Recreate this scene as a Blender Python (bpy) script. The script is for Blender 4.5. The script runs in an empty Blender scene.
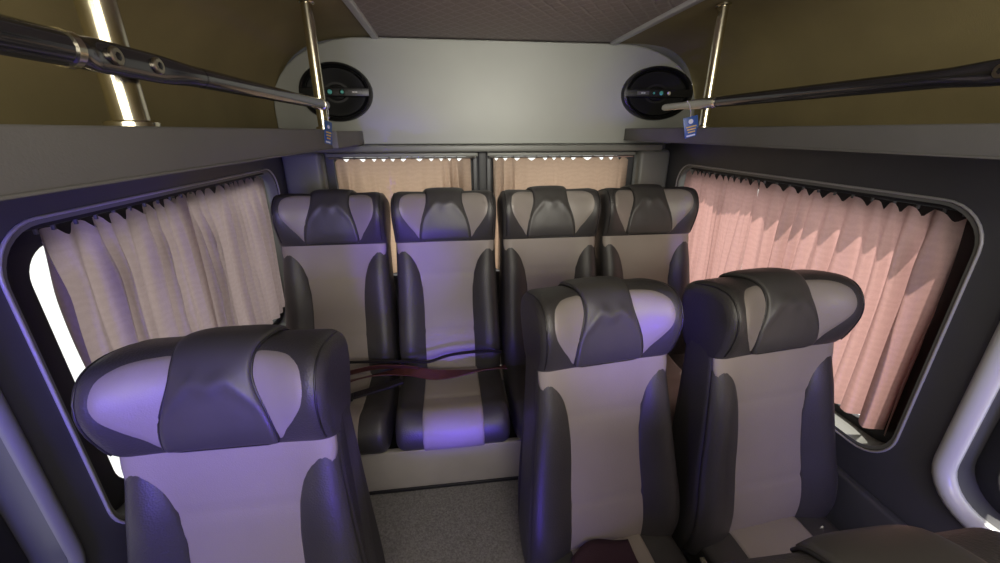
import bpy, bmesh, math, random
from mathutils import Vector, Matrix
random.seed(7)
sc = bpy.context.scene
COL = sc.collection
PI = math.pi
sin, cos = math.sin, math.cos

# ------------------------------------------------------------------ helpers
def clamp(v, a=0., b=1.): return max(a, min(b, v))
def sstep(a, b, v):
    t = clamp((v - a) / (b - a)); return t * t * (3 - 2 * t)
def lerp(a, b, t): return a + (b - a) * t

def mesh_obj(name, verts, faces, mat, parent=None, sharp=40, smooth=True):
    me = bpy.data.meshes.new(name)
    me.from_pydata([tuple(v) for v in verts], [], faces)
    me.validate()
    bm = bmesh.new(); bm.from_mesh(me)
    bmesh.ops.remove_doubles(bm, verts=bm.verts, dist=1e-6)
    bmesh.ops.recalc_face_normals(bm, faces=bm.faces)
    bm.to_mesh(me); bm.free()
    if smooth:
        me.shade_smooth()
        me.set_sharp_from_angle(angle=math.radians(sharp))
    me.materials.append(mat)
    o = bpy.data.objects.new(name, me); COL.objects.link(o)
    if parent: o.parent = parent
    return o

def open_obj(name, verts, faces, mat, parent=None):
    """a sheet: keeps its winding"""
    me = bpy.data.meshes.new(name)
    me.from_pydata([tuple(v) for v in verts], [], faces)
    me.validate(); me.shade_smooth(); me.materials.append(mat)
    o = bpy.data.objects.new(name, me); COL.objects.link(o)
    if parent: o.parent = parent
    return o

class MB:
    """collects shapes of ONE part"""
    def __init__(s): s.v = []; s.f = []
    def add(s, v, f):
        b = len(s.v); s.v += [Vector(p) for p in v]; s.f += [tuple(i + b for i in q) for q in f]; return s
    def box(s, lo, hi, bev=0.0):
        bm = bmesh.new(); bmesh.ops.create_cube(bm, size=1)
        for v in bm.verts:
            v.co = Vector([(lo[i] + hi[i]) / 2 + v.co[i] * (hi[i] - lo[i]) for i in range(3)])
        if bev:
            bmesh.ops.bevel(bm, geom=bm.edges[:], offset=bev, segments=3, profile=.5, affect='EDGES')
        bm.verts.index_update()
        s.add([v.co.copy() for v in bm.verts], [[v.index for v in f.verts] for f in bm.faces]); bm.free(); return s
    def tube(s, pts, r, n=14, closed=False, flat=1.0, up=Vector((0, 0, 1))):
        pts = [Vector(p) for p in pts]; m = len(pts); V = []; F = []
        rs = r if isinstance(r, (list, tuple)) else [r] * m
        fl = flat if isinstance(flat, (list, tuple)) else [flat] * m
        for i, p in enumerate(pts):
            a = pts[(i - 1) % m] if (closed or i > 0) else p
            b = pts[(i + 1) % m] if (closed or i < m - 1) else p
            t = (b - a).normalized()
            u = up if abs(t.dot(up)) < .95 else Vector((1, 0, 0))
            x = t.cross(u).normalized(); y = x.cross(t).normalized()
            for k in range(n):
                an = 2 * PI * k / n
                V.append(p + x * (rs[i] * fl[i] * cos(an)) + y * (rs[i] * sin(an)))
        for i in range(m if closed else m - 1):
            for k in range(n):
                j = (i + 1) % m; l = (k + 1) % n
                F.append((i * n + k, i * n + l, j * n + l, j * n + k))
        if not closed:
            F.append(tuple(range(n))[::-1]); F.append(tuple((m - 1) * n + k for k in range(n)))
        return s.add(V, F)
    def lathe(s, prof, c, axis=(0, -1, 0), sx=1.0, sz=1.0, n=40):
        """profile (radius, distance along axis -y): an oval turned shape facing -y"""
        V = []; F = []
        for (r, h) in prof:
            for k in range(n):
                a = 2 * PI * k / n
                V.append((c[0] + r * sx * cos(a), c[1] - h, c[2] + r * sz * sin(a)))
        for i in range(len(prof) - 1):
            for k in range(n):
                l = (k + 1) % n
                F.append((i * n + k, i * n + l, (i + 1) * n + l, (i + 1) * n + k))
        F.append(tuple(range(n))); F.append(tuple((len(prof) - 1) * n + k for k in range(n)))
        return s.add(V, F)
    def disc(s, c, axis, r, h, n=20, bev=.3):
        axis = Vector(axis).normalized(); u = axis.orthogonal().normalized(); w = axis.cross(u)
        prof = [(r, 0), (r, h * (1 - bev)), (r * (1 - bev * .5), h)]; V = []; F = []
        for (rr, hh) in prof:
            for k in range(n):
                a = 2 * PI * k / n; V.append(Vector(c) + axis * hh + u * rr * cos(a) + w * rr * sin(a))
        for i in range(2):
            for k in range(n):
                l = (k + 1) % n; F.append((i * n + k, i * n + l, (i + 1) * n + l, (i + 1) * n + k))
        F.append(tuple(range(n))); F.append(tuple(2 * n + k for k in range(n)))
        return s.add(V, F)
    def build(s, name, mat, parent=None, sharp=40, smooth=True):
        return mesh_obj(name, s.v, s.f, mat, parent, sharp, smooth)

def tag(o, label=None, cat=None, group=None, kind=None):
    if label: o['label'] = label
    if cat: o['category'] = cat
    if group: o['group'] = group
    if kind: o['kind'] = kind
    return o
def empty(name, loc=(0, 0, 0), rz=0):
    o = bpy.data.objects.new(name, None); COL.objects.link(o)
    o.location = loc; o.rotation_euler = (0, 0, rz); o.empty_display_size = .05
    return o
def copy_tree(o, parent=None):
    c = o.copy(); COL.objects.link(c)
    if parent: c.parent = parent
    for ch in list(o.children): copy_tree(ch, c)
    return c
def struct(o):
    o['kind'] = 'structure'; return o

def rrect(a0, b0, a1, b1, r, n=8):
    P = []
    for (ca, cb, st) in ((a1 - r, b1 - r, 0), (a0 + r, b1 - r, 90), (a0 + r, b0 + r, 180), (a1 - r, b0 + r, 270)):
        for k in range(n + 1):
            t = math.radians(st + 90 * k / n); P.append((ca + r * cos(t), cb + r * sin(t)))
    return P

def plate(name, outlines, axis, p0, p1, mat, parent=None, bev=0.0):
    """flat panel with holes: outlines in the plane, between p0 and p1 along axis"""
    cu = bpy.data.curves.new(name, 'CURVE'); cu.dimensions = '2D'; cu.fill_mode = 'BOTH'
    cu.extrude = abs(p1 - p0) / 2 - bev; cu.bevel_depth = bev; cu.bevel_resolution = 3
    cu.offset = -bev
    for P in outlines:
        sp = cu.splines.new('POLY'); sp.points.add(len(P) - 1)
        for q, (a, b) in zip(sp.points, P): q.co = (a, b, 0, 1)
        sp.use_cyclic_u = True
    t = bpy.data.objects.new('tmp', cu); COL.objects.link(t)
    dg = bpy.context.evaluated_depsgraph_get(); dg.update()
    me = bpy.data.meshes.new_from_object(t.evaluated_get(dg))
    COL.objects.unlink(t); bpy.data.objects.remove(t); 
    mid = (p0 + p1) / 2
    if axis == 'x': M = Matrix(((0, 0, 1, mid), (1, 0, 0, 0), (0, 1, 0, 0), (0, 0, 0, 1)))   # (a,b)->(y,z)
    elif axis == 'y': M = Matrix(((1, 0, 0, 0), (0, 0, -1, mid), (0, 1, 0, 0), (0, 0, 0, 1)))  # (a,b)->(x,z)
    else: M = Matrix(((1, 0, 0, 0), (0, 1, 0, 0), (0, 0, 1, mid), (0, 0, 0, 1)))
    me.transform(M)
    bm = bmesh.new(); bm.from_mesh(me)
    bmesh.ops.remove_doubles(bm, verts=bm.verts, dist=1e-6)
    bmesh.ops.recalc_face_normals(bm, faces=bm.faces); bm.to_mesh(me); bm.free()
    me.name = name; me.materials.clear(); me.materials.append(mat)
    me.shade_smooth(); me.set_sharp_from_angle(angle=math.radians(35))
    o = bpy.data.objects.new(name, me); COL.objects.link(o)
    if parent: o.parent = parent
    return o

# ------------------------------------------------------------------ materials
def srgb(r, g, b):
    f = lambda c: (c / 255 / 12.92) if c / 255 <= .04045 else ((c / 255 + .055) / 1.055) ** 2.4
    return (f(r), f(g), f(b), 1)

def new_mat(name):
    m = bpy.data.materials.new(name); m.use_nodes = True
    nt = m.node_tree; nt.nodes.clear()
    out = nt.nodes.new('ShaderNodeOutputMaterial')
    return m, nt, out
def pbr(name, col, rough=.5, metal=0., bump=0., bscale=200., vary=0., vscale=8., spec=.5, coat=0., kind='noise', bdist=.002):
    m, nt, out = new_mat(name); N = nt.nodes; L = nt.links
    b = N.new('ShaderNodeBsdfPrincipled'); L.new(b.outputs[0], out.inputs[0])
    b.inputs['Base Color'].default_value = col; b.inputs['Roughness'].default_value = rough
    b.inputs['Metallic'].default_value = metal; b.inputs['Specular IOR Level'].default_value = spec
    b.inputs['Coat Weight'].default_value = coat
    tc = N.new('ShaderNodeTexCoord')
    if vary:
        n = N.new('ShaderNodeTexNoise'); n.inputs['Scale'].default_value = vscale; n.inputs['Detail'].default_value = 6
        L.new(tc.outputs['Object'], n.inputs['Vector'])
        r = N.new('ShaderNodeValToRGB'); L.new(n.outputs[0], r.inputs[0])
        r.color_ramp.elements[0].position = .3; r.color_ramp.elements[1].position = .7
        r.color_ramp.elements[0].color = tuple(c * (1 - vary) for c in col[:3]) + (1,)
        r.color_ramp.elements[1].color = tuple(min(1, c * (1 + vary)) for c in col[:3]) + (1,)
        L.new(r.outputs[0], b.inputs['Base Color'])
    if bump:
        if kind == 'voronoi':
            n2 = N.new('ShaderNodeTexVoronoi'); n2.inputs['Scale'].default_value = bscale
        else:
            n2 = N.new('ShaderNodeTexNoise'); n2.inputs['Scale'].default_value = bscale; n2.inputs['Detail'].default_value = 4
        L.new(tc.outputs['Object'], n2.inputs['Vector'])
        bp = N.new('ShaderNodeBump'); bp.inputs['Strength'].default_value = bump; bp.inputs['Distance'].default_value = bdist
        L.new(n2.outputs[0], bp.inputs['Height']); L.new(bp.outputs[0], b.inputs['Normal'])
    return m

M = {}
M['leather'] = pbr('dark_leather', (.046, .043, .042, 1), .45, spec=.65, bump=.25, bscale=260, vary=.12, kind='voronoi')
M['flap'] = pbr('flap_leather', (.056, .053, .050, 1), .46, spec=.6, bump=.3, bscale=14, vary=.1, bdist=.006)
M['piping'] = pbr('dark_piping', (.022, .021, .021, 1), .4)
M['light'] = pbr('light_upholstery', (.30, .263, .232, 1), .52, bump=.25, bscale=420, vary=.05, vscale=5)
M['insert'] = pbr('headrest_insert', (.28, .25, .225, 1), .42, bump=.2, bscale=420, vary=.04)
M['plastic'] = pbr('black_plastic', (.012, .012, .013, 1), .35, bump=.1, bscale=300)
M['satin'] = pbr('black_satin', (.003, .003, .0035, 1), .6, spec=.3)
M['chrome'] = pbr('chrome', (.74, .69, .54, 1), .2, metal=1.)  # gold tint stands in for the olive lining reflected in the metal
M['steel'] = pbr('brushed_steel', (.5, .48, .45, 1), .28, metal=1.)
M['rail'] = pbr('dark_rail', (.10, .10, .11, 1), .16, metal=.85, coat=.4)
M['screw'] = pbr('screw_steel', (.42, .38, .30, 1), .3, metal=1.)
M['wall'] = pbr('grey_wall_lining', (.066, .067, .073, 1), .42, bump=.12, bscale=350, vary=.06)
M['backpanel'] = pbr('pale_vinyl_panel', (.31, .318, .295, 1), .55, bump=.08, bscale=300, vary=.05, vscale=3)
M['shelf'] = pbr('grey_shelf_vinyl', (.16, .158, .152, 1), .62, bump=.2, bscale=400, vary=.06)
M['cove'] = pbr('olive_lining', (.27, .222, .105, 1), .75, bump=.2, bscale=300, vary=.16, vscale=3)
M['header'] = pbr('grey_header_trim', (.17, .175, .16, 1), .45)
M['trim'] = pbr('pale_trim', (.60, .60, .62, 1), .35)
M['rim'] = pbr('window_trim', (.40, .40, .39, 1), .3, spec=.6)
M['rimwide'] = pbr('daylit_window_trim', (.60, .62, .60, 1), .28, spec=.6)  # window trim in a paler colour, standing in for daylight on it
M['rubber'] = pbr('rubber_seal', (.015, .015, .018, 1), .55)
M['carpet'] = pbr('grey_carpet', (.24, .23, .222, 1), .95, bump=.9, bscale=260, vary=.3, vscale=160, bdist=.004)
M['kick'] = pbr('metal_kickboard', (.50, .465, .41, 1), .38, metal=.1, vary=.1, vscale=6)
M['belt'] = pbr('maroon_webbing', (.085, .022, .020, 1), .7, bump=.3, bscale=500, vary=.2, vscale=60)
M['beltdark'] = pbr('black_webbing', (.012, .010, .011, 1), .6, bump=.3, bscale=500)
M['cloth'] = pbr('maroon_cloth', (.03, .009, .018, 1), .85, bump=.4, bscale=300)
M['tag'] = pbr('blue_card', (.03, .085, .25, 1), .35)
M['tagmark'] = pbr('yellow_print', (.62, .42, .10, 1), .45)
M['tagpale'] = pbr('pale_print', (.62, .66, .70, 1), .45)
M['string'] = pbr('pale_string', (.55, .55, .50, 1), .6)
M['cyan'] = pbr('cyan_reflection', (.16, .62, .58, 1), .12, spec=.8)  # cyan colour painted in for light reflected by a tweeter dome
M['amber'] = pbr('pearl_reflection', (.75, .70, .52, 1), .15, spec=.8)  # warm pale colour painted in for a reflection on the dome
M['plategrey'] = pbr('grey_plate', (.09, .09, .09, 1), .4)

def ceiling_mat():
    m, nt, out = new_mat('quilted_headliner'); N = nt.nodes; L = nt.links
    b = N.new('ShaderNodeBsdfPrincipled'); L.new(b.outputs[0], out.inputs[0]); b.inputs['Roughness'].default_value = .8
    tc = N.new('ShaderNodeTexCoord'); hs = []
    for rz in (35, -35):
        mp = N.new('ShaderNodeMapping'); mp.inputs['Rotation'].default_value = (0, 0, math.radians(rz)); L.new(tc.outputs['Object'], mp.inputs[0])
        w = N.new('ShaderNodeTexWave'); w.inputs['Scale'].default_value = 7; w.inputs['Distortion'].default_value = 1.2; w.inputs['Detail'].default_value = 2; w.inputs['Detail Scale'].default_value = 6
        L.new(mp.outputs[0], w.inputs['Vector'])
        r = N.new('ShaderNodeValToRGB'); r.color_ramp.elements[0].position = .0; r.color_ramp.elements[1].position = .2; L.new(w.outputs['Color'], r.inputs[0]); hs.append(r)
    mx = N.new('ShaderNodeMath'); mx.operation = 'MINIMUM'; L.new(hs[0].outputs[0], mx.inputs[0]); L.new(hs[1].outputs[0], mx.inputs[1])
    cr = N.new('ShaderNodeValToRGB'); L.new(mx.outputs[0], cr.inputs[0])
    cr.color_ramp.elements[0].color = (.37, .32, .30, 1); cr.color_ramp.elements[1].color = (.31, .268, .25, 1)
    L.new(cr.outputs[0], b.inputs['Base Color'])
    bp = N.new('ShaderNodeBump'); bp.inputs['Strength'].default_value = .5; bp.inputs['Distance'].default_value = .004
    L.new(mx.outputs[0], bp.inputs['Height']); L.new(bp.outputs[0], b.inputs['Normal'])
    return m
M['ceiling'] = ceiling_mat()

def curtain_mat(name, col, trans, tw=.6):
    m, nt, out = new_mat(name); N = nt.nodes; L = nt.links
    tc = N.new('ShaderNodeTexCoord')
    w = N.new('ShaderNodeTexWave'); w.bands_direction = 'Z'; w.inputs['Scale'].default_value = 14; w.inputs['Distortion'].default_value = 9; w.inputs['Detail'].default_value = 2; w.inputs['Detail Scale'].default_value = 1.4
    L.new(tc.outputs['Object'], w.inputs['Vector'])
    n = N.new('ShaderNodeTexNoise'); n.inputs['Scale'].default_value = 240; n.inputs['Detail'].default_value = 3; L.new(tc.outputs['Object'], n.inputs['Vector'])
    ad = N.new('ShaderNodeMath'); ad.operation = 'MULTIPLY_ADD'; ad.inputs[1].default_value = .35; L.new(w.outputs['Fac'], ad.inputs[0]); L.new(n.outputs[0], ad.inputs[2])
    outs = []
    for c in (col, trans):
        r = N.new('ShaderNodeValToRGB'); L.new(ad.outputs[0], r.inputs[0])
        r.color_ramp.elements[0].position = .3; r.color_ramp.elements[1].position = 1.
        r.color_ramp.elements[0].color = tuple(v * .90 for v in c[:3]) + (1,); r.color_ramp.elements[1].color = c
        outs.append(r)
    d = N.new('ShaderNodeBsdfDiffuse'); L.new(outs[0].outputs[0], d.inputs[0])
    t = N.new('ShaderNodeBsdfTranslucent'); L.new(outs[1].outputs[0], t.inputs[0])
    mx = N.new('ShaderNodeMixShader'); mx.inputs[0].default_value = tw; L.new(d.outputs[0], mx.inputs[1]); L.new(t.outputs[0], mx.inputs[2])
    bp = N.new('ShaderNodeBump'); bp.inputs['Strength'].default_value = .25; bp.inputs['Distance'].default_value = .003; L.new(ad.outputs[0], bp.inputs['Height'])
    L.new(bp.outputs[0], d.inputs['Normal'])
    L.new(mx.outputs[0], out.inputs[0])
    return m
M['curt_r'] = curtain_mat('pink_curtain', (.46, .38, .35, 1), (.60, .345, .32, 1))
M['curt_l'] = curtain_mat('mauve_curtain', (.40, .33, .34, 1), (.42, .325, .315, 1))
M['curt_b'] = curtain_mat('peach_curtain', (.42, .34, .28, 1), (.54, .37, .26, 1))

def glass_mat():
    m, nt, out = new_mat('window_glass'); N = nt.nodes; L = nt.links
    t = N.new('ShaderNodeBsdfTransparent'); t.inputs[0].default_value = (.9, .92, .92, 1)
    g = N.new('ShaderNodeBsdfGlossy'); g.inputs['Roughness'].default_value = .03
    f = N.new('ShaderNodeLayerWeight'); f.inputs['Blend'].default_value = .12
    k = N.new('ShaderNodeMath'); k.operation = 'POWER'; k.inputs[1].default_value = 2.; L.new(f.outputs['Facing'], k.inputs[0])
    k2 = N.new('ShaderNodeMath'); k2.operation = 'MULTIPLY_ADD'; k2.inputs[1].default_value = .4; k2.inputs[2].default_value = .03; L.new(k.outputs[0], k2.inputs[0])
    mx = N.new('ShaderNodeMixShader'); L.new(k2.outputs[0], mx.inputs[0]); L.new(t.outputs[0], mx.inputs[1]); L.new(g.outputs[0], mx.inputs[2])
    L.new(mx.outputs[0], out.inputs[0]); return m
M['glass'] = glass_mat()

# ------------------------------------------------------------------ the setting
XL, XR, YB, YF = -.76, 1.16, 2.10, -.95
ZC, ZF, ZP = .39, -1.52, -1.26
WZ0, WZ1, WF0 = -.865, -.155, -.835
def cove_prof(side):
    # from the ceiling trim down to the wall behind the shelf
    if side < 0: K = [(-.285, ZC), (-.42, .385), (-.56, .36), (-.66, .30), (-.725, .21), (-.755, .11), (-.76, -.02)]
    else: K = [(.80, ZC), (.98, .392), (1.11, .37), (1.20, .31), (1.25, .22), (1.272, .11), (1.275, -.02)]
    out = []
    for a in range(len(K) - 1):
        for k in range(5): out.append(tuple(.5 * ((2 * b) + (-x + c) * t + (2 * x - 5 * b + 4 * c - d) * t * t + (-x + 3 * b - 3 * c + d) * t ** 3) for t in (k / 5,) for x, b, c, d in zip(K[max(a - 1, 0)], K[a], K[a + 1], K[min(a + 2, len(K) - 1)])))
    return out + [K[-1]]
def extrude_strip(name, prof, y0, y1, th, mat):
    V = []; F = []; n = len(prof)
    out = []
    for i, (x, z) in enumerate(prof):
        a = prof[max(0, i - 1)]; b = prof[min(n - 1, i + 1)]
        t = Vector((b[0] - a[0], 0, b[1] - a[1])).normalized(); nn = Vector((-t.z, 0, t.x))
        out.append((x + nn.x * th, z + nn.z * th))
    for y in (y0, y1):
        for (x, z) in prof: V.append((x, y, z))
        for (x, z) in out: V.append((x, y, z))
    m = 2 * n
    for i in range(n - 1):
        F += [(i, i + 1, m + i + 1, m + i), (n + i, m + n + i, m + n + i + 1, n + i + 1), (i, n + i, n + i + 1, i + 1), (m + i, m + i + 1, m + n + i + 1, m + n + i)]
    F += [(0, m, m + n, n), (n - 1, n + n - 1, m + n + n - 1, m + n - 1)]
    return mesh_obj(name, V, F, mat)

struct(MB().box((XL - .1, YF, ZF - .05), (XR + .1, YB + .1, ZF)).build('floor', M['carpet']))
fr = struct(MB().box((XL, .79, ZF), (XR, YB, ZP), .006).build('floor_rear', M['carpet']))
struct(MB().box((-.30, YF, ZC), (.815, YB + .1, ZC + .04)).build('ceiling', M['ceiling']))
struct(extrude_strip('ceiling_left', cove_prof(-1), YF, YB, -.03, M['cove']))
struct(extrude_strip('ceiling_right', cove_prof(1), YF, YB, .03, M['cove']))
SIDEWIN = (.712, 1.95); LSIDE = (.742, 1.95); FRONTWIN = (-.75, .60)
lholes = [rrect(LSIDE[0], WZ0, LSIDE[1], WZ1, .10), rrect(FRONTWIN[0], WZ0, FRONTWIN[1] + .045, WZ1, .10)]
holes = [rrect(SIDEWIN[0], WZ0, SIDEWIN[1], WZ1, .10), rrect(FRONTWIN[0], WF0, FRONTWIN[1], WZ1, .10)]
outer = [(YF, ZF), (YB + .1, ZF), (YB + .1, -.046), (YF, -.046)]
struct(plate('wall_left', [outer] + lholes, 'x', XL, XL - .09, M['wall']))
struct(plate('wall_right', [outer] + holes, 'x', XR, XR + .09, M['wall']))
struct(MB().box((XL - .1, YF - .05, ZF), (XR + .1, YF, ZC + .05)).build('wall_front', M['wall']))
RW = [(-.555, .145), (.215, .965)]
bh = [rrect(a, -.75, b, -.105, .03) for a, b in RW]
struct(plate('wall_back', [[(XL - .1, ZF), (XR + .1, ZF), (XR + .1, .45), (XL - .1, .45)]] + bh, 'y', YB + .02, YB + .09, M['wall']))

def window(n, axis, a0, b0, a1, b1, r, p_in, p_out, rim=True, post=.035, rr=.0032, endp=.035):
    """rim on the lining, reveal seal and pane"""
    w = empty('window_%d' % n); struct(w)
    sg = 1 if p_out > p_in else -1
    if rim:
        R = [p for p in rrect(a0 - .004, b0 - .004, a1 + .004, b1 + .004, r)]
        P = [((p_in - sg * .002, a, b) if axis == 'x' else (a, p_in - sg * .002, b)) for a, b in R]
        MB().tube(P, rr, 10, True, up=Vector((1, 0, 0)) if axis == 'x' else Vector((0, 1, 0))).build('window_trim', M['rim'] if rr < .01 else M['rimwide'] if sg > 0 else M['header'], w)
    # reveal lining: pale sleeve with depth
    plate('window_reveal', [rrect(a0, b0, a1, b1, r), rrect(a0 + .008, b0 + .008, a1 - .008, b1 - .008, r - .006)], axis, p_in + sg * .001, p_out, M['header'] if n < 3 else M['wall'], w)
    ins = .035; top = .062 if rim else .014
    plate('window_seal', [rrect(a0 + .007, b0 + .007, a1 - .007, b1 - .007, r - .005), rrect(a0 + post, b0 + ins, a1 - endp, b1 - top, r - .03 if r > .04 else .02)], axis, p_out - sg * .022, p_out, M['rubber'], w, .004)
    plate('window_glass', [rrect(a0 + post - .01, b0 + ins - .01, a1 - endp + .01, b1 - top + .01, max(r - .02, .02))], axis, p_out - sg * .013, p_out - sg * .008, M['glass'], w)
    return w
window(1, 'x', LSIDE[0], WZ0, LSIDE[1], WZ1, .10, XL, XL - .085, post=.11)
window(2, 'x', SIDEWIN[0], WZ0, SIDEWIN[1], WZ1, .10, XR, XR + .085, post=.095)
window(3, 'x', FRONTWIN[0], WZ0, FRONTWIN[1] + .045, WZ1, .10, XL, XL - .085, rr=.013, endp=.05)
window(4, 'x', FRONTWIN[0], WF0, FRONTWIN[1], WZ1, .10, XR, XR + .085, rr=.021, endp=.05)
for i, (a, b) in enumerate(RW):
    window(5 + i, 'y', a, -.75, b, -.105, .03, YB + .02, YB + .085, rim=False)

# rear upper panel: pale raised board above the back windows, rounded top corners
pan = [(XL + .0, -.065)] + [(1.255, -.065)]
def arch_panel():
    P = [(-.755, -.06), (1.265, -.06)]
    for k in range(11):
        t = k / 10 * PI / 2; P.append((1.265 - .42 * (1 - cos(t)), .10 + .285 * sin(t)))
    for k in range(11):
        t = PI / 2 - k / 10 * PI / 2; P.append((-.755 + .42 * (1 - cos(t)), .10 + .285 * sin(t)))
    return P
struct(plate('wall_back_upper', [arch_panel()], 'y', 2.065, 2.12, M['backpanel'], None, .008))
struct(MB().box((-.70, 2.03, -.094), (1.10, 2.12, -.062), .008).build('trim_1', M['header']))
# ceiling joint strips
for i, x in enumerate((-.285, .80)):
    struct(MB().box((x - .014, YF, ZC - .014), (x + .014, 2.07, ZC + .006), .005).build('trim_%d' % (2 + i), M['trim']))
# corner and centre pillars at the back
struct(MB().box((.155, 2.085, -1.2), (.205, 2.125, -.09), .01).build('trim_4', M['rubber']))
for i, (x0, x1) in enumerate(((XL, -.58), (.985, XR))):
    struct(MB().box((x0, 2.04, -1.25), (x1, 2.12, -.09), .025).build('trim_%d' % (5 + i), M['header']))
struct(MB().box((XL, YF, -1.52), (XL + .03, YB, -.965), .008).build('baseboard_left', M['wall']))
struct(MB().box((XR - .03, YF, -1.52), (XR, YB, -.965), .008).build('baseboard_right', M['wall']))
# curtain valance bars over the back windows
for i, (a, b) in enumerate(RW):
    t = empty('curtain_rail', ((a + b) / 2, 2.082, -.12))
    tag(t, ('grey flat curtain rail over the left-hand back window', 'grey flat curtain rail over the right-hand back window')[i], 'curtain rail', 'curtain rails over the back windows')
    h = (b - a) / 2 + .012
    MB().box((-h, -.012, .002), (h, .012, .02), .004).build('rail_cover', M['header'], t)
    MB().tube([(-h + .01, -.004, -.003), (h - .01, -.004, -.003)], .004, 8).build('rod', M['steel'], t)

# ------------------------------------------------------------------ upholstered pads
def cat(p0, p1, p2, p3, t):
    return tuple(.5 * ((2 * b) + (-a + c) * t + (2 * a - 5 * b + 4 * c - d) * t * t + (-a + 3 * b - 3 * c + d) * t ** 3) for a, b, c, d in zip(p0, p1, p2, p3))
class Pad:
    """closed cushion: s in [-1,1] runs across, idx runs round the profile of control points (p forward, q up)"""
    def __init__(self, ctrl, w, r=.04, xform=None):
        self.ctrl, self.w, self.r = ctrl, w, r; self.xf = xform or (lambda x, p, q: Vector((x, -p, q)))
        self.n = len(ctrl(0)); self.qb = 1.
    def raw(self, s, idx):
        C = self.ctrl(s); n = self.n; i = int(math.floor(idx)); t = idx - i
        p, q = cat(C[(i - 1) % n], C[i % n], C[(i + 1) % n], C[(i + 2) % n], t)
        ps = [c[0] for c in C]; qs = [c[1] for c in C]
        cp, cq = (min(ps) + max(ps)) / 2, (min(qs) + max(qs)) / 2
        hp, hq = (max(ps) - min(ps)) / 2, (max(qs) - min(qs)) / 2
        k = self.r / self.w(cq); a = abs(s)
        if a > 1 - k:
            u = min(1, (a - (1 - k)) / k); d = self.r * (1 - math.sqrt(max(0, 1 - u * u)))
            p = cp + (p - cp) * (1 - d / hp * .9 if hp > d else .1); q = cq + (q - cq) * (1 - d / hq * .9 * (self.qb if q < cq else 1.))
        return self.xf(s * self.w(q), p, q)
    def at(self, s, idx, off=0.):
        P = self.raw(s, idx)
        if off:
            e = .004; s0, s1 = max(-1, s - .02), min(1, s + .02)
            a = self.raw(s1, idx) - self.raw(s0, idx); b = self.raw(s, idx + .05) - self.raw(s, idx - .05)
            nn = a.cross(b)
            if nn.length > 1e-12: P = P + nn.normalized() * off
        return P
    def body(self, name, mat, parent, sub=5, ns=18):
        k = self.r / self.w(self.ctrl(0)[2][1]); S = []
        for j in range(7): S.append(-1 + k * (1 - cos(PI / 2 * j / 6)))
        inner = [lerp(-1 + k, 1 - k, j / ns) for j in range(1, ns)]
        S = S + inner + [-v for v in S[::-1]]
        V = []; F = []; m = self.n * sub
        for s in S:
            for j in range(m): V.append(self.raw(s, j / sub))
        for i in range(len(S) - 1):
            for j in range(m):
                l = (j + 1) % m; F.append((i * m + j, i * m + l, (i + 1) * m + l, (i + 1) * m + j))
        F.append(tuple(range(m))); F.append(tuple((len(S) - 1) * m + j for j in range(m)))
        return mesh_obj(name, V, F, mat, parent, 60)
    def strip(self, name, mat, parent, i0, i1, sl, sr, h, rows=36, cols=16, prof=None, tuck=-.004, extra=None):
        """patch by rows; sl(v), sr(v) give its edges, h its height; closed underneath by tucking its rim into the pad"""
        V = []; F = []
        for r in range(rows + 1):
            v = r / rows; vi = v
            idx = lerp(i0, i1, v); a, b = sl(v), sr(v)
            for c in range(cols + 1):
                u = c / cols
                uu = .5 - .5 * cos(PI * u)
                eu = min(u, 1 - u) * cols; ev = min(v, 1 - v) * rows
                if eu < .5 or ev < .5: off = tuck
                else:
                    off = h * (prof(uu, v) if prof else 1.)
                    if eu < 1.5 or ev < 1.5: off *= .72
                    if extra: off += extra(uu, v)
                V.append(self.at(lerp(a, b, uu), idx, off))
        m = cols + 1
        for r in range(rows):
            for c in range(cols): F.append((r * m + c, r * m + c + 1, (r + 1) * m + c + 1, (r + 1) * m + c))
        return open_obj(name, V, F, mat, parent)
    def blob(self, name, mat, parent, outline, h, rings=7, tuck=-.003):
        """padded patch with a free outline in (s, idx)"""
        O = smooth_loop(outline, 6); n = len(O)
        cs = sum(p[0] for p in O) / n; ci = sum(p[1] for p in O) / n
        V = [self.at(cs, ci, h)]; F = []
        for k in range(1, rings + 1):
            f = k / rings
            off = h * (1 - f ** 4) if k < rings else tuck
            for (s, i) in O: V.append(self.at(lerp(cs, s, f), lerp(ci, i, f), off))
        for j in range(n): F.append((0, 1 + j, 1 + (j + 1) % n))
        for k in range(rings - 1):
            for j in range(n):
                a = 1 + k * n + j; b = 1 + k * n + (j + 1) % n; F.append((a, a + n, b + n, b))
        # keep the outward side outward
        c0 = self.at(cs, ci, 0); nn = (V[2] - V[0]).cross(V[1] - V[0]) if False else (V[1] - V[0]).cross(V[2] - V[0])
        if nn.dot(V[0] - c0) < 0: F = [f[::-1] for f in F]
        return open_obj(name, V, F, mat, parent)
    def line(self, name, mat, parent, pts, r, off, closed=False):
        P = [self.at(s, i, off) for (s, i) in pts]
        return MB().tube(P, r, 8, closed).build(name, mat, parent, 80)
def smooth_loop(P, n):
    m = len(P); out = []
    for i in range(m):
        for k in range(n): out.append(cat(P[(i - 1) % m], P[i], P[(i + 1) % m], P[(i + 2) % m], k / n))
    return out

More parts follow.
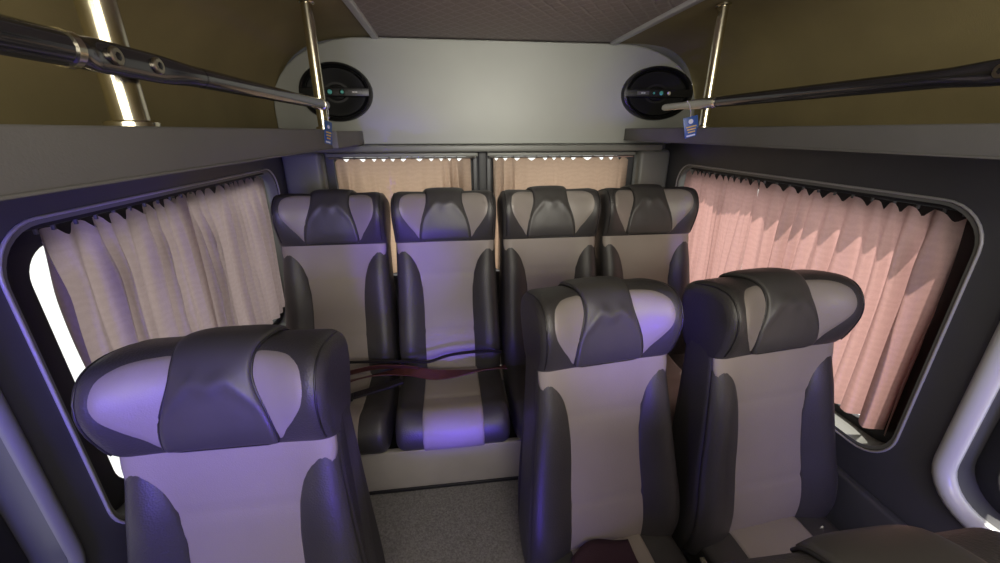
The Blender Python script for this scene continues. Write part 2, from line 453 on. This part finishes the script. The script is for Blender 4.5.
def make_seat(name, Hh, tilt, zj, dcush, base=True, ws=1., wb=.246, cz=.028):
    root = empty(name)
    ct, st = cos(tilt), sin(tilt)
    xf = lambda x, p, q: Vector((x, q * st - p * ct, zj + q * ct + p * st))
    HR = .188
    def w(q):
        return ws * (lerp(wb, .200, sstep(.05, Hh, q)) + .005 * sstep(Hh + .01, Hh + .12, q))
    def cb(s):
        bo = .018 * sstep(.5, .85, abs(s))
        return [(0.0, -.06), (.045 + bo, .08), (.034 + bo, Hh * .45), (.028 + bo * .7, Hh * .78), (.030, Hh + .035),
                (-.02, Hh + .06), (-.09, Hh + .03), (-.115, Hh * .5), (-.11, 0.02), (-.06, -.07)]
    bk = Pad(cb, w, .038, xf)
    bk.body('backrest', M['leather'], root)
    def ch(s):
        g = .050 * sstep(.30, 1.0, abs(s))
        return [(.022, Hh - .010), (.046 + .30 * g, Hh + .008), (.056 + .9 * g, Hh + .078), (.052 + g, Hh + .135), (.026 + .9 * g, Hh + .176),
                (-.025 + .5 * g, Hh + HR), (-.098, Hh + .170), (-.118, Hh + .10), (-.115, Hh + .02), (-.08, Hh - .012)]
    hd = Pad(ch, w, .036, xf); hd.qb = .12
    h = hd.body('headrest', M['leather'], root, 6)
    # side seam round each cheek of the headrest
    for sg in (-1, 1):
        pts = [(sg * .93, 1 + 4.6 * k / 22) for k in range(23)]
        hd.line('seam', M['piping'], h, pts, .0022, .0005)
    # pale wing inserts
    for sg in (-1, 1):
        O = [(.50, .85), (.60, 1.28), (.73, 1.75), (.825, 2.3), (.85, 2.9), (.81, 3.6), (.67, 4.08), (.46, 4.18), (.32, 4.05), (.28, 3.0), (.33, 2.0), (.42, 1.3)]
        hd.blob('headrest_insert', M['insert'], root, [(sg * a, b) for a, b in O], .004)
    # draped dark flap with piping
    def fw(v):
        idx = lerp(.72, 6.2, v)
        base = lerp(.50, .335, sstep(1.1, 3.3, idx)) + .06 * sstep(3.6, 5.2, idx)
        if v < .07: base -= .12 * (1 - math.sqrt(max(0, 1 - (1 - v / .07) ** 2)))
        return base
    def fx(u, v):
        idx = lerp(.72, 6.2, v)
        d = abs(u - .5) * 2
        pil = .006 * (1 - d ** 4) * sstep(.8, 1.6, idx)
        ridge = .006 * math.exp(-((idx - 3.05 + .9 * d * d + .25 * cos(PI * 2 * d) * (1 - d)) / .26) ** 2) * (1 - d ** 6)
        return pil + ridge
    fl = hd.strip('headrest_flap', M['flap'], root, .72, 6.2, lambda v: -fw(v), fw, .009, 44, 20, extra=fx)
    hd.line('piping', M['piping'], fl, [(-fw(k / 30), lerp(.72, 6.2, k / 30)) for k in range(30, -1, -1)] + [(fw(k / 30), lerp(.72, 6.2, k / 30)) for k in range(31)], .0028, .003)
    # pale centre panel, wide above the bolsters, running up under the flap
    BT = .84     # where the bolsters end
    def pw(v):
        idx = lerp(.35, 4.12, v); q = idx / 4.
        return .505 + .47 * sstep(.0, 1, clamp((q - .64) / .26)) ** .8
    def seams(u, v):
        idx = lerp(.35, 4.12, v); o = 0
        for c in (1.55, 2.9): o -= .0025 * math.exp(-((idx - c) / .05) ** 2)
        return o
    bk.strip('center_panel', M['light'], root, .35, 4.12, lambda v: -pw(v), pw, .006, 60, 26, extra=seams)
    # side bolsters with rounded tops
    for sg in (-1, 1):
        def inner(v):
            q = lerp(.1, 3.6, v) / 4.
            t = clamp((q - .52) / (.90 - .52)); return .465 + .475 * (1 - math.sqrt(max(0, 1 - t * t)))
        a = (lambda v: inner(v)) if sg > 0 else (lambda v: -.98)
        b = (lambda v: .98) if sg > 0 else (lambda v: -inner(v))
        bk.strip('side_bolster', M['leather'], root, .1, 3.6, a, b, .018, 44, 14,
                 prof=lambda u, v: max(0., sin(PI * clamp(u * .94 + .03))) ** .55 * (1 - .75 * sstep(.8, 1., v)))
    # seat cushion
    D = dcush
    def cc(s):
        bo = .009 * sstep(.5, .8, abs(s))
        return [(D - .03, -.135), (D + .012, -.09), (D + .006, -.03), (D - .045, .004 + bo), (D * .66, -.004 + bo), (D * .33, -.004 + bo), (.02, .0 + bo * .5),
                (-.035, -.05), (-.035, -.115), (D * .3, -.14), (D * .65, -.145)]
    cu = Pad(cc, lambda q: (wb - .028 if base else .204) * ws, .03, lambda x, p, q: Vector((x, -p, zj + cz + q)))
    cu.body('seat_cushion', M['leather'], root)
    cu.strip('cushion_panel', M['light'], root, .35, 6.2, lambda v: -.53, lambda v: .53, .006, 50, 18,
             extra=lambda u, v: -.004 * math.exp(-((lerp(.35, 6.2, v) - 4.1) / .05) ** 2))
    if base:
        b = MB().box((-.17, -D + .06, zj - .20), (.17, -.02, zj - .142), .008)
        b.build('seat_frame', M['plastic'], root)
        for sx in (-1, 1):
            MB().tube([(sx * .14, -D + .11, zj - .19), (sx * .14, -D + .08, .012), (sx * .14, -D + .02, .012)], .018, 12, up=Vector((1, 0, 0))).build('leg', M['steel'], root)
            MB().tube([(sx * .14, -.07, zj - .19), (sx * .14, -.05, .012), (sx * .14, -.0, .012)], .018, 12, up=Vector((1, 0, 0))).build('leg', M['steel'], root)
    return root

# front seats (junction height .40 above the lower floor)
FS = [(-.432, .605, .392, 'grey and charcoal single seat standing alone left of the aisle', 0.0),
      (.408, .795, .393, 'aisle seat of the right-hand pair with maroon cloth on its cushion', 5.0),
      (.884, .785, .40, 'seat beside the pink curtain, outer one of the right-hand pair', 5.0),
      (.46, .06, .345, 'nearest seat, only its headrest top showing at the bottom right corner', 0.0)]
seat0 = make_seat('passenger_seat', .578, math.radians(9), 0.40, .42, ws=.945)
for i, (x, y, z, lb, rz) in enumerate(FS):
    o = seat0 if i == 0 else copy_tree(seat0)
    o.location = (x, y, ZF + z - .40 + .0); o.rotation_euler = (0, math.radians(-.25 * rz), math.radians(rz)); o.scale = ((1.04, .965, 1.03, 1.0)[i], 1, 1); tag(o, lb, 'seat', 'single passenger seats')
# rear bench row
rear0 = make_seat('passenger_seat', .515, math.radians(13), .35, .335, base=False, ws=.955, wb=.209, cz=.0)
RX = [-.430, -.016, .396, .803]
RL = ['leftmost high-backed seat of the rear row, beside the mauve curtain', 'second rear-row seat from the left, facing straight down the aisle',
      'third rear-row seat from the left, behind the aisle seat of the pair', 'rightmost high-backed seat of the rear row, beside the pink curtain']
for i, x in enumerate(RX):
    o = rear0 if i == 0 else copy_tree(rear0)
    o.location = (x, 1.435, ZP + .007); tag(o, RL[i], 'seat', 'seats of the rear row')
pl = empty('bench_plinth', (.2, 1.16, ZP)); tag(pl, 'pale metal kick board and plinth under the rear seats', 'plinth')
MB().box((-.90, 0, .012), (.88, .025, .185), .006).build('kick_board', M['kick'], pl)
MB().box((-.90, .025, .0), (.88, .42, .17), .004).build('plinth_box', M['plastic'], pl)
MB().box((-.90, -.004, .0), (.88, .025, .014), .003).build('base_strip', M['rubber'], pl)

# ------------------------------------------------------------------ curtains
def curtain(label, group, axis, a0, a1, zt, zb, pos, npl, mat, amp=.016, lean0=0., lean1=0., seed=1, dip=.022, flat=None):
    rnd = random.Random(seed); ph = [rnd.uniform(0, 6.28) for _ in range(8)]
    root = empty('curtain', (0, 0, 0)); tag(root, label, 'curtain', group)
    nu, nv = npl * 10, 34; V = []; F = []
    for j in range(nv + 1):
        v = j / nv
        for i in range(nu + 1):
            u = i / nu
            uw = u + .022 * sin(6.28 * 2.3 * u + ph[0]) + .010 * sin(6.28 * 5.1 * u + ph[1]) * (.3 + v)
            k = uw * npl * 2 * PI
            A = amp * (.35 + .75 * sstep(0, .25, v)) * (.75 + .35 * sin(6.28 * 3 * u + ph[2]))
            if flat: A *= flat(u)
            cr = clamp(.55 + .45 * sin(6.28 * 1.7 * u + ph[6])); d = A * (sin(k) * (1 - .7 * cr) - cr * 2.1 * (abs(sin(k / 2 + .8 * sin(2.2 * v + ph[7]))) - .64) + .22 * sin(2 * k + ph[3] + 1.5 * v)) + .006 * sin(4 * v + ph[4] + 9 * u)
            a = lerp(a0 + lean0 * sstep(-.1, .45, v), a1 + lean1 * v ** .8, u) + .30 * A * cos(k) * .6
            tp = 1 - abs(cos(k / 2 + PI / 4))       # hooks carry the fold crests
            z = lerp(zt - dip * sstep(0, 1, tp) * (1 - v) ** 3, zb + .006 * sin(k * .5 + ph[5]), v)
            V.append((pos + d, a, z) if axis == 'x' else (a, pos + d, z))
    m = nu + 1
    for j in range(nv):
        for i in range(nu): F.append((j * m + i, j * m + i + 1, (j + 1) * m + i + 1, (j + 1) * m + i))
    o = open_obj('fabric', V, F, mat, root)
    for i in range(npl * 1 + 1):
        u = clamp((i - .25) / npl, .004, .996); c = lerp(a0, a1, u)
        p = Vector((pos, c, zt)) if axis == 'x' else Vector((c, pos, zt))
        MB().box(p + Vector((-.003, -.003, -.006)), p + Vector((.003, .003, .012)), .001).build('hook', M['plategrey'], root)
    return root
g1 = 'mauve curtains of the left-hand side window'; g2 = 'pink curtains of the right-hand side window'; g3 = 'peach curtains of the back windows'
curtain('mauve side curtain with wavy folds and a bright gap of bare glass beside it', g1, 'x', .858, 1.33, -.18, -.80, XL - .028, 9, M['curt_l'], amp=.016, lean0=-.015, lean1=-.01, seed=3, flat=lambda u: (1 + .4 * (1 - sstep(.05, .4, u))) * (1 - .75 * sstep(.84, .97, u)))
curtain('narrower mauve side curtain hanging beside the leftmost rear seat', g1, 'x', 1.305, 1.92, -.18, -.80, XL - .046, 12, M['curt_l'], amp=.012, seed=5)
curtain('wide pink side curtain hanging behind the seat by the right wall', g2, 'x', .775, 1.42, -.18, -.805, XR + .028, 11, M['curt_r'], amp=.016, lean0=-.02, seed=11, flat=lambda u: 1 + .5 * (1 - sstep(.05, .4, u)))
curtain('pink side curtain hanging beside the rightmost rear seat', g2, 'x', 1.435, 1.92, -.18, -.805, XR + .028, 12, M['curt_r'], amp=.012, seed=8)
fl_l = lambda u: .25 + 1.3 * (1 - sstep(.08, .22, u)) + 1.1 * sstep(.72, .9, u)
fl_r = lambda u: .25 + 1.3 * (1 - sstep(.08, .28, u)) + 1.1 * sstep(.84, .95, u)
curtain('peach curtain of the left-hand back window above the second rear seat', g3, 'y', -.54, .12, -.125, -.72, 2.105, 12, M['curt_b'], amp=.014, seed=21, flat=fl_l, dip=.017)
curtain('peach curtain of the right-hand back window above the third rear seat', g3, 'y', .235, .955, -.125, -.72, 2.105, 12, M['curt_b'], amp=.014, seed=23, flat=fl_r, dip=.017)
g4 = 'curtains of the front side windows'
curtain('dark mauve curtain at the right edge, in the nearest side window', g4, 'x', -.70, .52, -.185, -.75, XR + .028, 18, M['curt_r'], seed=31)
curtain('unseen mauve curtain blocking daylight in the foremost window of the left wall', g4, 'x', -.70, .565, -.185, -.77, XL - .028, 18, M['curt_l'], seed=33)  # out of view; kept so bare glass lets no daylight in here
for sd, (x, lb) in enumerate(((XL - .028, 'thin curtain rail along the top of the left side window'), (XR + .028, 'thin curtain rail along the top of the right side window'))):
    t = empty('curtain_rail', (x, 1.34, -.175)); tag(t, lb, 'curtain rail', 'curtain rails of the side windows')
    MB().box((-.007, -.585, .0), (.007, .585, .011), .002).build('rod', M['rubber'], t)
    for yy in (-.5, 0, .5): MB().box((-.005, yy - .012, .011), (.005, yy + .012, .0195), .001).build('bracket', M['trim'], t)

# ------------------------------------------------------------------ luggage shelves, poles, grab rails
for sd, (x0, x1, z0, z1, lb) in enumerate(((XL + .003, -.40, -.057, .006, 'long grey luggage shelf along the left wall above the mauve curtains'),
                                            (.90, 1.268, -.042, .012, 'long grey luggage shelf along the right wall above the pink curtains'))):
    t = empty('luggage_shelf', ((x0 + x1) / 2, .6, z0)); tag(t, lb, 'luggage shelf', 'luggage shelves')
    h = (x1 - x0) / 2; H = z1 - z0; sx = 1 if sd == 0 else -1
    ye = 1.57 if sd == 0 else 2.06
    MB().box((-h, YF - .6 + .01, 0), (h, ye - .6, H), .004).build('shelf_board', M['shelf'], t)
    if sd == 0: MB().box((-h, ye - .597, -.002), (h + .02, 2.06 - .6, H - .006), .004).build('end_board', M['shelf'], t)
    MB().box((sx * h - .002, YF - .6 + .01, -.002), (sx * h + .002, ye - .6, .002), .001).build('edge_strip', M['shelf'], t)
def pole(x, y, z0, z1, r, lb, dx=0, dy=0):
    t = empty('support_pole', (x, y, z0)); tag(t, lb, 'pole', 'chrome poles between shelf and ceiling')
    H = z1 - z0
    MB().tube([(0, 0, .004), (dx * .5, dy * .5, H * .5), (dx, dy, H - .004)], r, 24, up=Vector((0, 1, 0))).build('tube', M['chrome'], t)
    MB().disc((0, 0, 0), (0, 0, 1), r * 1.45, .008).build('flange', M['chrome'], t)
    MB().disc((dx, dy, H), (0, 0, -1), r * 1.45, .008).build('flange', M['chrome'], t)
pole(-.435, .665, .006, .383, .0215, 'thick chrome pole behind the bolted joint of the left grab rail', -.0, .0)
pole(-.415, 1.55, .006, .384, .0175, 'chrome pole in front of the left speaker', .0, .0)
pole(.925, 1.44, .012, .390, .0165, 'slim chrome pole above the pink curtain beside the right speaker', -.0, .0)

def grab_rail(root, pts, r, sections):
    pass
# left rail: round tube, flattened bolted plate, round tube to the rear pole
X0, Z0 = -.392, .081
lo = Vector((X0, .65, Z0))
t = empty('grab_rail', lo); tag(t, 'dark polished grab rail with two big screws along the left shelf', 'grab rail', 'grab rails above the shelves')
def rel(P): return [Vector(p) - lo for p in P]
MB().tube(rel([(X0, -.6, Z0), (X0, .2, Z0), (X0, .532, Z0)]), .0172, 20).build('tube', M['rail'], t)
n = 24; P = []; R = []; FL = []
for k in range(n + 1):
    y = lerp(.532, .78, k / n); P.append((X0, y, Z0)); f = sstep(.536, .575, y) * (1 - sstep(.68, .76, y))
    R.append(lerp(.0172 if y < .65 else .0155, .0185, f)); FL.append(lerp(1, .42, f))
MB().tube(rel(P), R, 20, flat=FL).build('joint_plate', M['rail'], t)
MB().tube(rel([(X0, .775, Z0), (X0, 1.1, Z0), (X0, 1.50, Z0)]), .0155, 20).build('tube', M['rail'], t)
for yy in (.592, .667):
    s_ = MB().disc(rel([(X0 + .0073, yy, Z0 + .002)])[0], (1, 0, 0), .0105, .0045).build('screw', M['screw'], t)
    MB().disc(rel([(X0 + .0116, yy, Z0 + .002)])[0], (1, 0, 0), .0048, .0012, 6).build('socket', M['plastic'], s_)
for (yy, rr) in ((.532, .0190), (1.47, .0172)):
    MB().tube(rel([(X0, yy - .005, Z0), (X0, yy + .005, Z0)]), rr, 20).build('clamp_ring', M['chrome'], t)
MB().tube(rel([(X0, 1.50, Z0), (X0, 1.525, Z0), (X0, 1.535, Z0 - .001)]), [.0155, .0135, .005], 18).build('end_cap', M['steel'], t)
MB().tube(rel([(X0 - .004, .655, Z0), (-.43, .66, Z0)]), .008, 12).build('bracket', M['steel'], t)
MB().tube(rel([(X0 - .004, 1.50, Z0), (-.415, 1.545, Z0)]), .008, 12).build('bracket', M['steel'], t)

lo = Vector((.885, 1.3, .09))
t = empty('grab_rail', lo); tag(t, 'dark polished grab rail with a bare flat end along the right shelf', 'grab rail', 'grab rails above the shelves')
MB().tube(rel([(.885, .69, .088), (.885, 1.0, .0885), (.885, 1.33, .089)]), .0165, 20).build('tube', M['rail'], t)
P = []; R = []; FL = []
for k in range(19):
    y = lerp(1.32, 1.68, k / 18); P.append((.885, y, .089)); f = sstep(1.33, 1.42, y)
    R.append(lerp(.0165, .0125, sstep(1.44, 1.55, y)) * (1 if k < 18 else .6)); FL.append(lerp(1, .35, f))
MB().tube(rel(P), R, 18, flat=FL).build('flat_end', M['steel'], t)
P = []; R = []; FL = []
for k in range(19):
    y = lerp(.40, .70, k / 18); P.append((.885, y, .088)); f = 1 - sstep(.61, .69, y)
    R.append(lerp(.0165, .0205, f)); FL.append(lerp(1, .42, f))
MB().tube(rel(P), R, 18, flat=FL).build('joint_plate', M['rail'], t)
MB().tube(rel([(.885, -.6, .087), (.885, .41, .088)]), .0175, 18).build('tube', M['rail'], t)
for yy in (.60, .52):
    s_ = MB().disc(rel([(.8765, yy, .089)])[0], (-1, 0, 0), .0115, .005).build('screw', M['screw'], t)
    MB().disc(rel([(.8717, yy, .089)])[0], (-1, 0, 0), .005, .0012, 6).build('socket', M['plastic'], s_)
MB().tube(rel([(.885, 1.318, .089), (.885, 1.332, .089)]), .0185, 20).build('clamp_ring', M['chrome'], t)
MB().tube(rel([(.89, 1.435, .089), (.925, 1.435, .089)]), .009, 12).build('bracket', M['steel'], t)

# ------------------------------------------------------------------ hanging tags
def hang_tag(loc, rz, ry, wd, ht, lb):
    t = empty('hang_tag', loc, rz); tag(t, lb, 'tag', 'blue tags on the grab rails')
    t.rotation_euler = (0, ry, rz)
    MB().box((-wd / 2, -.001, -ht - .035), (wd / 2, .001, -.035), .0008).build('card', M['tag'], t)
    b = MB()
    for k in range(3): b.box((-wd * .34 + .002 * k, -.0018, -.035 - ht * (.52 + .13 * k)), (wd * (.34 - .06 * k), -.001, -.035 - ht * (.46 + .13 * k)))
    b.build('yellow_print', M['tagmark'], t)
    b = MB()
    b.disc((0, -.001, -.035 - ht * .24), (0, -1, 0), wd * .16, .0008, 16)
    b.box((-wd * .38, -.0018, -.035 - ht * .95), (wd * .2, -.001, -.035 - ht * .88))
    b.build('pale_print', M['tagpale'], t)
    MB().tube([(0, 0, -.038), (.004, .0, -.02), (.002, 0, .0), (-.006, .0, .02)], .0011, 6).build('string', M['string'], t)
    return t
hang_tag((-.376, 1.478, .064), 1.2, .20, .038, .072, 'blue card tag hanging from the rear end of the left grab rail')
hang_tag((.862, 1.445, .082), -.15, -.25, .052, .07, 'blue card tag with yellow print hanging from the right grab rail')

# ------------------------------------------------------------------ speakers
def speaker(cx, cz, lb, flip, rx=.158):
    y0 = 2.066
    t = empty('speaker', (cx, y0, cz)); tag(t, lb, 'speaker', 'oval speakers on the back wall')
    rz = .122
    MB().lathe([(1.0, 0), (1.0, .018), (.975, .03), (.93, .034), (.885, .028), (.87, .016), (.86, .004)], (0, 0, 0), sx=rx, sz=rz).build('rim', M['plastic'], t)
    MB().lathe([(.87, .001), (.80, .016), (.74, .016), (.50, -.0 + .006), (.28, .003), (.25, .010), (.12, .014), (.01, .015)], (0, 0, 0), sx=rx, sz=rz).build('cone', M['satin'], t)
    br = MB().box((-rx * .93, -.036, -.018), (rx * .93, -.020, .018), .004).build('bar', M['plastic'], t)
    s = -1 if flip else 1
    MB().box((s * .085 - .030, -.0385, -.009), (s * .085 + .030, -.0345, .009), .0015).build('badge_plate', M['plategrey'], br)
    b = MB()
    for k, (dx, w_) in enumerate(((-.008, .0025), (-.003, .002), (.003, .002), (.008, .0025))):
        b.box((s * .085 + dx - w_, -.0395, -.0025), (s * .085 + dx + w_, -.0382, .003))
    b.build('badge_print', M['tagpale'] if flip else M['trim'], br)
    for dx, m, r in ((.030, 'cyan', .008), (-.022, 'cyan', .010), (-.052, 'amber', .009)):
        if flip: dx, r = {.030: (.008, .010), -.022: (-.030, .006), -.052: (.048, .009)}[dx]
        MB().disc((s * dx * (-1 if flip else 1) if not flip else dx, -.035, 0), (0, -1, 0), r + .004, .004, 20).build('tweeter', M['satin'], br)
        MB().disc((s * dx * (-1 if flip else 1) if not flip else dx, -.038, 0), (0, -1, 0), r, .005, 20, .8).build('tweeter_dome', M[m], br)
    return t
speaker(-.475, .162, 'black oval speaker left on the back wall, behind the chrome pole', False)
speaker(1.045, .172, 'black oval speaker right on the back wall, behind the flat rail end', True, .182)

# ------------------------------------------------------------------ seat belts and cloth
def ribbon(name, pts, wdt, mat, parent, wv=None, th=.0016):
    P = [Vector(p) for p in pts]; Q = []
    n = len(P)
    for i in range(n - 1):
        for k in range(6):
            Q.append(Vector(cat(P[max(0, i - 1)], P[i], P[i + 1], P[min(n - 1, i + 2)], k / 6)))
    Q.append(P[-1]); V = []; F = []
    for i, p in enumerate(Q):
        t = (Q[min(i + 1, len(Q) - 1)] - Q[max(0, i - 1)]).normalized()
        tw = wv(i / (len(Q) - 1)) if wv else 0
        side = t.cross(Vector((0, 0, 1))).normalized(); up = side.cross(t)
        d = side * cos(tw) + up * sin(tw); e = up * cos(tw) - side * sin(tw)
        V += [p - d * wdt / 2 - e * th, p + d * wdt / 2 - e * th, p + d * wdt / 2 + e * th, p - d * wdt / 2 + e * th]
    for i in range(len(Q) - 1):
        for k in range(4): F.append((i * 4 + k, i * 4 + (k + 1) % 4, i * 4 + 4 + (k + 1) % 4, i * 4 + 4 + k))
    F += [(0, 1, 2, 3), tuple(len(V) - 4 + k for k in range(4))]
    return mesh_obj(name, V, F, mat, parent, 50)
zc = ZP + .35 + .022
t = empty('seat_belt', (-.2, 1.318, zc + .012)); tag(t, 'maroon lap belt lying across the first two rear seats', 'seat belt')
ribbon('webbing', [(-.24, -.03, .012), (-.16, .0, .016), (-.06, .015, .022), (.03, .015, .022), (.12, .005, .006), (.22, .006, .006), (.32, .01, .012), (.395, .014, .014)], .042, M['belt'], t, wv=lambda u: .5 * sin(9 * u))
ribbon('webbing', [(-.20, .02, .03), (-.10, .035, .038), (.0, .03, .034), (.06, .02, .028)], .04, M['belt'], t, wv=lambda u: .9)
MB().box((-.235, -.075, .006), (-.205, -.045, .02), .003).build('buckle_tongue', M['steel'], t)
t = empty('seat_belt', (-.1, 1.345, zc + .075)); tag(t, 'thin black belt strap stretched along the backs of two rear seats', 'seat belt')
ribbon('strap', [(-.33, .0, .01), (-.2, -.005, .008), (-.06, -.01, .0), (.0, -.012, -.004), (.08, .0, .012), (.2, .004, .018), (.28, .0, .012)], .010, M['beltdark'], t, wv=lambda u: 1.2, th=.003)
t = empty('belt_buckle', (-.36, 1.24, zc + .004)); tag(t, 'black belt buckle with metal tongue lying on the leftmost rear seat', 'belt buckle')
ribbon('stalk', [(-.01, -.01, .010), (.05, .012, .012), (.10, .03, .014), (.16, .05, .02)], .03, M['beltdark'], t, th=.004)
MB().box((-.045, -.03, .002), (.0, .0, .02), .005).build('housing', M['plastic'], t)
MB().box((-.075, -.024, .008), (-.043, -.006, .012), .001).build('tongue', M['chrome'], t)
t = empty('belt_buckle', (.385, 1.335, zc + .012)); tag(t, 'maroon belt buckle between the second and third rear seats', 'belt buckle')
MB().box((-.028, -.022, .0), (.02, .012, .022), .006).build('housing', M['belt'], t)
MB().box((-.012, -.026, .006), (.012, -.021, .016), .001).build('release_button', M['tagmark'] if False else M['belt'], t)
t = empty('belt_buckle', (.630, .67, ZF + .40)); tag(t, 'small black belt buckle standing between the two seats of the pair', 'belt buckle')
MB().tube([(0, 0, -.12), (0, .0, -.03), (0, -.01, .01)], [.006, .006, .007], 10, up=Vector((0, 1, 0))).build('stalk', M['plastic'], t)
MB().box((-.009, -.03, .0), (.009, .0, .05), .005).build('housing', M['plastic'], t)
MB().box((-.007, -.032, .036), (.007, -.002, .053), .002).build('release_button', M['chrome'], t)
# folded cloth on the aisle seat
V = []; F = []; nu, nv = 22, 16
for j in range(nv + 1):
    for i in range(nu + 1):
        u, v = i / nu, j / nv
        x = lerp(-.085, .085, u) + .012 * sin(5 * v); y = lerp(-.16, .10, v) + .02 * sin(4 * u) - .05 * u * 0 + .04 * u
        z = .012 + .008 * sin(7 * u + 3 * v) * sin(4 * v) + .006 * sin(13 * v + 2 * u)
        V.append((x, y, z + .004))
m = nu + 1
for j in range(nv):
    for i in range(nu): F.append((j * m + i, j * m + i + 1, (j + 1) * m + i + 1, (j + 1) * m + i))
t = open_obj('folded_cloth', V, F, M['cloth']); t.location = (.38, .61, ZF + .38 + .052)
so = t.modifiers.new('thickness', 'SOLIDIFY'); so.thickness = .006; so.offset = 1
tag(t, 'dark maroon cloth lying on the cushion of the aisle seat', 'cloth')

# ------------------------------------------------------------------ light
wd = bpy.data.worlds.new('World'); sc.world = wd; wd.use_nodes = True
bg = wd.node_tree.nodes['Background']; bg.inputs[0].default_value = (1.0, .97, .93, 1); bg.inputs[1].default_value = 1.7
def area(name, loc, target, sx, sy, power, col, spread=180):
    l = bpy.data.lights.new(name, 'AREA'); l.shape = 'RECTANGLE'; l.size = sx; l.size_y = sy; l.energy = power; l.color = col; l.spread = math.radians(spread)
    o = bpy.data.objects.new(name, l); COL.objects.link(o); o.location = loc
    o.rotation_euler = (Vector(target) - Vector(loc)).to_track_quat('-Z', 'Y').to_euler(); return o
area('warm_overhead_fill', (.25, -.15, .36), (.25, .5, -.6), .6, .2, 4.0, (1., .93, .76))  # added warm fill overhead; no lamp is visible in the cabin
area('front_fill', (.2, -.90, .10), (.25, 2.0, .30), 1.5, .45, 14.0, (1., .94, .80), 130)  # added fill before the closed front wall; no windscreen is built
area('back_panel_fill', (.34, .10, .35), (.26, 2.06, .08), .3, .1, 1.6, (1., .97, .86), 44)  # added narrow fill to brighten the middle of the back panel
area('low_blue_light', (.1, -.55, -.85), (.1, 1.2, -.50), 1.4, .08, 1.2, (.14, .08, 1.), 120)  # assumed blue source low at the front, out of view
area('bench_lip_fill', (-.02, .50, -.96), (-.02, 1.09, -.93), .26, .04, .32, (.14, .08, 1.), 34)  # added blue fill aimed at the front lip of the rear cushions
area('blue_spot_right', (-.1, -.35, -.80), (.52, .84, -.44), .08, .08, .48, (.14, .06, 1.), 24)  # added blue beam to tint the headrests of the right-hand pair
area('blue_spot_left', (.25, -.35, -.80), (-.36, .62, -.44), .08, .08, .35, (.14, .06, 1.), 30)  # added blue beam to tint the single seat's headrest
area('blue_spot_rear', (-.02, -.2, -.95), (-.2, 1.55, -.40), .08, .08, .30, (.14, .06, 1.), 18)  # added blue beam to tint the rear-row headrests
area('seat_edge_fill', (-.14, .32, -1.12), (.20, .76, -.92), .05, .10, .16, (.14, .07, 1.), 60)  # added blue fill for the left edge of the pair's aisle seat
area('blue_wall_right', (.85, -.55, -.45), (1.16, .60, -.70), .2, .4, .5, (.12, .08, 1.), 50)  # added weak blue fill to turn the right wall navy
area('blue_wall_left', (-.40, -.55, -.30), (-.76, .80, -.45), .2, .5, 2.1, (.12, .08, 1.), 60)  # added blue fill to turn the left wall navy
su = bpy.data.lights.new('sun', 'SUN'); su.energy = 7.5; su.angle = math.radians(1.5); su.color = (1., .9, .8)
so = bpy.data.objects.new('sun', su); COL.objects.link(so)
so.rotation_euler = Vector((-.52, -.30, -1.0)).to_track_quat('-Z', 'Y').to_euler()

# ------------------------------------------------------------------ camera
cam = bpy.data.cameras.new('camera'); co = bpy.data.objects.new('camera', cam); COL.objects.link(co)
cam.sensor_width = 36; cam.lens = 400 * 36 / 1000; cam.clip_start = .02
yc = Vector((445 - 500, 281.5 - 131, 400)).normalized()
zc_ = Vector((0, yc.z, -yc.y)).normalized()
# camera frame (right, up, forward) -> world rows
yv, zv = Vector((yc.x, yc.y, -yc.z)), Vector((zc_.x, zc_.y, -zc_.z))   # world Y and Z in camera axes (x right, y up, z back)
xv = yv.cross(zv)
Rm = Matrix((xv, yv, zv))
co.matrix_world = Rm.to_4x4()
sc.camera = co
vs = sc.view_settings; vs.view_transform = 'Standard'; vs.look = 'None'; vs.gamma = 1; vs.use_curve_mapping = False; vs.exposure = 0.0
